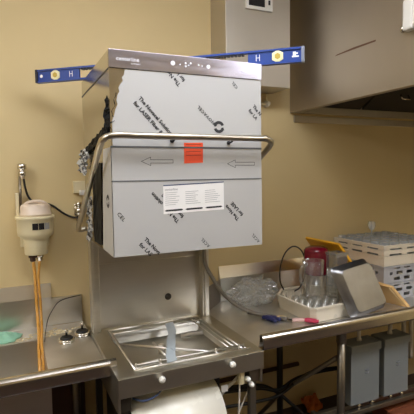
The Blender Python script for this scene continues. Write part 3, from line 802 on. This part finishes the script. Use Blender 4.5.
def tumbler_mesh(b, c, r0, r1, h, th=.003, inverted=True):
    if inverted: prof = [(r1,0),(r0,h),(r0*.6,h+.001),(0,h+.001)]; ins = [(0,h-.008),(r0-th,h-.008),(r1-th,0)]
    else: prof = [(0,0),(r0,0),(r1,h)]; ins = [(r1-th,h),(r0-th,.008),(0,.008)]
    full = prof+ins if not inverted else prof+ins
    lathe(b, c, prof, 16, cap=False)
proto = None
names = ['front left corner','front middle','front right']
cnt = 0
for j in range(4):
    for i in range(5):
        x, y = 1.12+i*.058, .27+j*.058
        if j >= 3 and i >= 2: continue
        lab = 'clear upturned glass in the cream rack, %s from the front, %s from the left' % (['first row','second row','third row','fourth row'][j], ['first','second','third','fourth','fifth'][i])
        if proto is None:
            b = new(); tumbler_mesh(b, (x,y,TZ+.005), .022, .0275, .086); proto = obj('drinking_glass', b, M['glass']); base_loc = V((x,y)); tag(proto, lab, 'glass', 'glasses in the cream rack')
        else:
            o = proto.copy(); COL.objects.link(o); o.location = proto.location+V((x-base_loc.x, y-base_loc.y, 0)); o['label'] = lab
# pitchers
def pitcher(x, y, z0, h, r, mat, label, name='pitcher', hs=1):
    t = thing(name, label, 'pitcher', (x,y,z0))
    b = new(); lathe(b, (x,y,z0), [(0,0),(r*.80,0),(r*.84,.006),(r*.93,h*.6),(r,h),(r+.002,h+.002),(r-.001,h+.003)], 28, cap=False); obj('body', b, M[mat], t)
    if not hs: return
    b = new(); tube(b, [(x+hs*r*.9,y-.01,z0+h*.9),(x+hs*(r+.035),y-.02,z0+h*.86),(x+hs*(r+.04),y-.02,z0+h*.5),(x+hs*r*.88,y-.01,z0+h*.3)], .008, 8); obj('handle', b, M[mat], t)
def jug():
    x, y, z0, h, r = 1.335,.535,1.000,.168,.078
    t = thing('jug', 'maroon plastic jug standing on a clear glass under the yellow board', 'jug', (x,y,z0))
    b = new(); lathe(b, (x,y,z0), [(0,0),(r*.86,0),(r*.92,.008),(r*.97,h*.45),(r*.94,h*.80),(r*.84,h*.94),(r*.55,h),(0,h)], 30, cap=False); obj('body', b, M['maroon'], t)
    b = new(); lathe(b, (x,y,z0+h*.80), [(r*.925,0),(r*.95,.006),(r*.925,.012)], 30, cap=False); obj('band', b, M['maroon'], t)
jug()
b = new(); tumbler_mesh(b, (1.335,.535,TZ+.008), .056, .064, .171); tag(obj('drinking_glass', b, M['glass']), 'large clear upturned glass under the maroon jug', 'glass')
pitcher(1.205,.395,TZ+.0925,.205,.060,'glass','clear pitcher standing in the cream rack in front of the maroon jug', hs=-1)
pitcher(1.290,.335,TZ+.0925,.16,.033,'glass','clear narrow carafe in the cream rack behind the leaning steel pan', 'carafe', 0)
def canister():
    x, y = 1.375,.40
    t = thing('food_container', 'tall clear square container beside the leaning steel pan', 'container', (x,y,TZ+.0925))
    b = new(); s = .042
    for dx,dy,ex,ey in ((-s,-s,s,-s+.003),(-s,s-.003,s,s),(-s,-s+.003,-s+.003,s-.003),(s-.003,-s+.003,s,s-.003)): box(b, (x+dx,y+dy,TZ+.0925), (x+ex,y+ey,1.150))
    obj('walls', b, M['glass'], t)
    b = new(); 
    for dx,dy,ex,ey in ((-s-.004,-s-.004,s+.004,-s),(-s-.004,s,s+.004,s+.004),(-s-.004,-s,-s,s),(s,-s,s+.004,s)): box(b, (x+dx,y+dy,1.135), (x+ex,y+ey,1.150))
    obj('rim', b, M['glass'], t)
canister()
hose('cable_loop', [(1.125,.57,.920),(1.10,.57,.975),(1.105,.575,1.06),(1.145,.58,1.14),(1.205,.58,1.172),(1.265,.58,1.135),(1.285,.575,1.05),(1.270,.57,.97),(1.235,.565,.920),(1.195,.56,.905)], .0042, 'black', 'black cable loop standing up behind the cream rack', 'cable')

# leaning steel pan
def pan():
    P4 = V((1.309,.200,TZ+.006)); u = V((.251,.018,.030)); v = V((-.072,.082,.254))
    n = u.cross(v).normalized()
    if n.y > 0: n = -n
    t = thing('steel_pan', 'dented rectangular steel pan leaning on its edge with its bottom facing out', 'pan', tuple(P4))
    def Q(a, c, d): return P4+u*a+v*c+n*d
    b = new(); D = .050
    rim = [(0,0),(1,0),(1,1),(0,1)]
    def rr(i0, d, r=.10, k=5):
        out = []; lo, hi = i0
        for cx,cy,a0 in ((hi-r,lo+r,-90),(hi-r,hi-r,0),(lo+r,hi-r,90),(lo+r,lo+r,180)):
            for i in range(k+1):
                a = math.radians(a0+90*i/k); out.append((cx+r*math.cos(a), cy+r*math.sin(a)))
        return [Q(x,y,d) for x,y in out]
    loops = [rr((-.035,1.035),-.002), rr((-.035,1.035),.0), rr((.0,1.0),.001), rr((.055,.945),D*.88), rr((.075,.925),D)]
    inner = [rr((.005,.995),-.002), rr((.060,.940),D*.85), rr((.08,.92),D-.003)]
    R_ = [[b.verts.new(p) for p in L] for L in inner[::-1]+loops]
    for i in range(len(R_)-1):
        m_ = len(R_[i])
        for k in range(m_):
            f = b.faces.new((R_[i][k], R_[i][(k+1)%m_], R_[i+1][(k+1)%m_], R_[i+1][k])); f.smooth = True
    b.faces.new(R_[0]); b.faces.new(R_[-1])
    zmin = min(x.co.z for x in b.verts); dz = TZ+.001-zmin
    for x in b.verts: x.co.z += dz
    obj('pan_body', b, M['pan'], t)
pan()
# yellow board leaning left, top edge running back
b = new(); slab(b, [(1.392,.405,1.192),(1.392,.72,1.192),(1.69,.72,TZ+.002),(1.69,.405,TZ+.002)], (.75,0,.6), .013)
bz = min(v.co.z for v in b.verts)
for v in b.verts: v.co.z += TZ+.001-bz
tag(obj('cutting_board', b, M['yellow']), 'bright yellow cutting board leaning behind the maroon jug', 'cutting board')
t = thing('cutting_board', 'tan cutting board leaning low in front of the dish rack stack', 'cutting board', (1.68,.3,TZ))
b = new(); P = [V((1.602,.400,.958)),V((1.632,.238,.945)),V((1.735,.208,TZ+.003)),V((1.690,.400,TZ+.003))]
slab(b, P, (.72,-.1,.62), .016); obj('board', b, M['tan'], t)
b = new(); tube(b, [P[1]+V((.0,.012,-.004)), P[2]+V((-.004,.014,.006))], .004, 8, smooth=False); obj('groove_edge', b, M['tanedge'], t)

# ------------------------------------------------------------------ stack of racks
SX0,SX1,SY0,SY1 = 1.722,2.205,.380,.830
def slotted_wall(b, z0, z1, rows, pitch, post, th=.006, solid=False):
    """walls of a rack: rails with posts between them on the four sides"""
    for side in range(4):
        def bx(a0,a1,c0,c1):
            if side == 0: box(b, (SX0+a0,SY0,c0), (SX0+a1,SY0+th,c1))
            if side == 1: box(b, (SX0+a0,SY1-th,c0), (SX0+a1,SY1,c1))
            if side == 2: box(b, (SX0,SY0+max(a0,th),c0), (SX0+th,SY0+min(a1,SY1-SY0-th),c1))
            if side == 3: box(b, (SX1-th,SY0+max(a0,th),c0), (SX1,SY0+min(a1,SY1-SY0-th),c1))
        L = SX1-SX0 if side < 2 else SY1-SY0
        if solid: bx(0,L,z0,z1); continue
        h = (z1-z0)/rows
        for r in range(rows):
            bx(0,L,z0+r*h,z0+r*h+h*.42)
            k = 0; off = (r%2)*pitch*.5
            bx(0,.05,z0+r*h+h*.42,z0+(r+1)*h); bx(L-.05,L,z0+r*h+h*.42,z0+(r+1)*h)
            x = .05+off*.5
            while x < L-.05:
                bx(x,min(x+post,L),z0+r*h+h*.42,z0+(r+1)*h); x += pitch
        bx(0,L,z1-h*.25,z1)
def rack(z0, z1, mat, label, rows=0, name='dish_rack', grid=True):
    t = thing(name, label, 'dish rack', ((SX0+SX1)/2,(SY0+SY1)/2,z0), 'stacked dish racks')
    b = new()
    if rows: slotted_wall(b, z0, z1, rows, .085, .034)
    else:
        slotted_wall(b, z0, z1, 1, 1, 1, solid=True)
    # rolled rim
    for lo,hi in (((SX0-.005,SY0-.005,z1-.010),(SX1+.005,SY0+.006,z1)),((SX0-.005,SY1-.006,z1-.010),(SX1+.005,SY1+.005,z1)),((SX0-.005,SY0+.006,z1-.010),(SX0+.006,SY1-.006,z1)),((SX1-.006,SY0+.006,z1-.010),(SX1+.005,SY1-.006,z1))): box(b, lo, hi)
    obj('frame', b, M[mat], t)
    if grid:
        b = new()
        for i in range(1,6):
            x = SX0+(SX1-SX0)*i/6; y = SY0+(SY1-SY0)*i/6
            box(b, (x-.0015,SY0+.008,z0+.004), (x+.0015,SY1-.008,z1-.012)); box(b, (SX0+.008,y-.0015,z0+.004), (SX1-.008,y+.0015,z1-.012))
        obj('divider_grid', b, M[mat], t)
rack(TZ+.001, .922, 'rackgrey', 'blue-grey slotted dish rack at the bottom of the stack', 3, grid=False)
rack(.924, 1.030, 'rackgrey', 'blue-grey slotted dish rack second from the bottom of the stack', 3, grid=False)
rack(1.032, 1.094, 'rackwhite', 'deep cream dish rack in the middle of the stack')
def riser(z0, z1, label):
    t = thing('rack_extender', label, 'rack extender', ((SX0+SX1)/2,(SY0+SY1)/2,z0), 'cream rack extenders')
    b = new()
    for s in (0,1):
        y = SY0 if s == 0 else SY1-.006; x = SX0 if s == 0 else SX1-.006
        box(b, (SX0-.004,y-.002,z0+.010), (SX1+.004,y+.008,z1)); box(b, (x-.002,SY0+.008,z0+.010), (x+.008,SY1-.008,z1))
        for k in range(4):
            a = SX0+.0+k*.145; box(b, (a,y,z0), (a+.045,y+.006,z0+.010)); c = SY0+.008+k*.135; box(b, (x,c,z0), (x+.006,c+.04,z0+.010))
    obj('frame', b, M['rackwhite'], t)
    b = new()
    for i in range(1,6):
        x = SX0+(SX1-SX0)*i/6; y = SY0+(SY1-SY0)*i/6
        box(b, (x-.003,SY0+.008,z0+.012), (x+.003,SY1-.008,z1-.002)); box(b, (SX0+.008,y-.003,z0+.012), (SX1-.008,y+.003,z1-.002))
    obj('divider_grid', b, M['rackwhite'], t)
riser(1.096, 1.128, 'lower cream rack extender directly on the deep cream rack')
riser(1.130, 1.160, 'topmost cream rack extender with glasses in its cells')
proto2 = None
for j in range(6):
    for i in range(6):
        x, y = SX0+(SX1-SX0)*(i+.5)/6, SY0+(SY1-SY0)*(j+.5)/6
        lab = 'upturned glass in the stacked racks, %s row from the front, %s from the left' % (['first','second','third','fourth','fifth','sixth'][j], ['first','second','third','fourth','fifth','sixth'][i])
        if proto2 is None:
            b = new(); tumbler_mesh(b, (x,y,1.036), .031, .034, .140); proto2 = obj('drinking_glass', b, M['frost']); b2 = V((x,y)); tag(proto2, lab, 'glass', 'glasses in the stacked racks')
        else:
            o = proto2.copy(); COL.objects.link(o); o.location = proto2.location+V((x-b2.x,y-b2.y,0)); o['label'] = lab
b = new(); lathe(b, (1.885,.648,1.176), [(.030,0),(.030,.003),(.006,.008),(.005,.040),(.020,.055),(.026,.075),(.022,.10)], 18, cap=False)
tag(obj('wine_glass', b, M['frost']), 'stemmed glass standing on top of the rack stack', 'glass')

# ------------------------------------------------------------------ camera, light, view
cam = bpy.data.cameras.new('camera'); co = bpy.data.objects.new('camera', cam); COL.objects.link(co); scn.camera = co
cam.sensor_width = 36.; cam.sensor_fit = 'HORIZONTAL'; cam.lens = 36*445/414; cam.clip_start = .05
rx = V((.91116768,-.41176657,-.01489143)); dn = V((-.04308032,-.05926169,-.99731246)); fw = V((.40977743,.90936041,-.07173637))
m4 = Matrix.Identity(4)
for i in range(3): m4[i][0] = rx[i]; m4[i][1] = -dn[i]; m4[i][2] = -fw[i]
m4.translation = V((-.35224563,-1.61663568,1.606))
co.matrix_world = m4
w = bpy.data.worlds.new('world'); scn.world = w; w.use_nodes = True
w.node_tree.nodes['Background'].inputs[0].default_value = (.9,.8,.66,1); w.node_tree.nodes['Background'].inputs[1].default_value = .05
scn.view_settings.view_transform = 'Standard'; scn.view_settings.look = 'None'; scn.view_settings.gamma = 1.; scn.view_settings.use_curve_mapping = False
scn.view_settings.exposure = .9
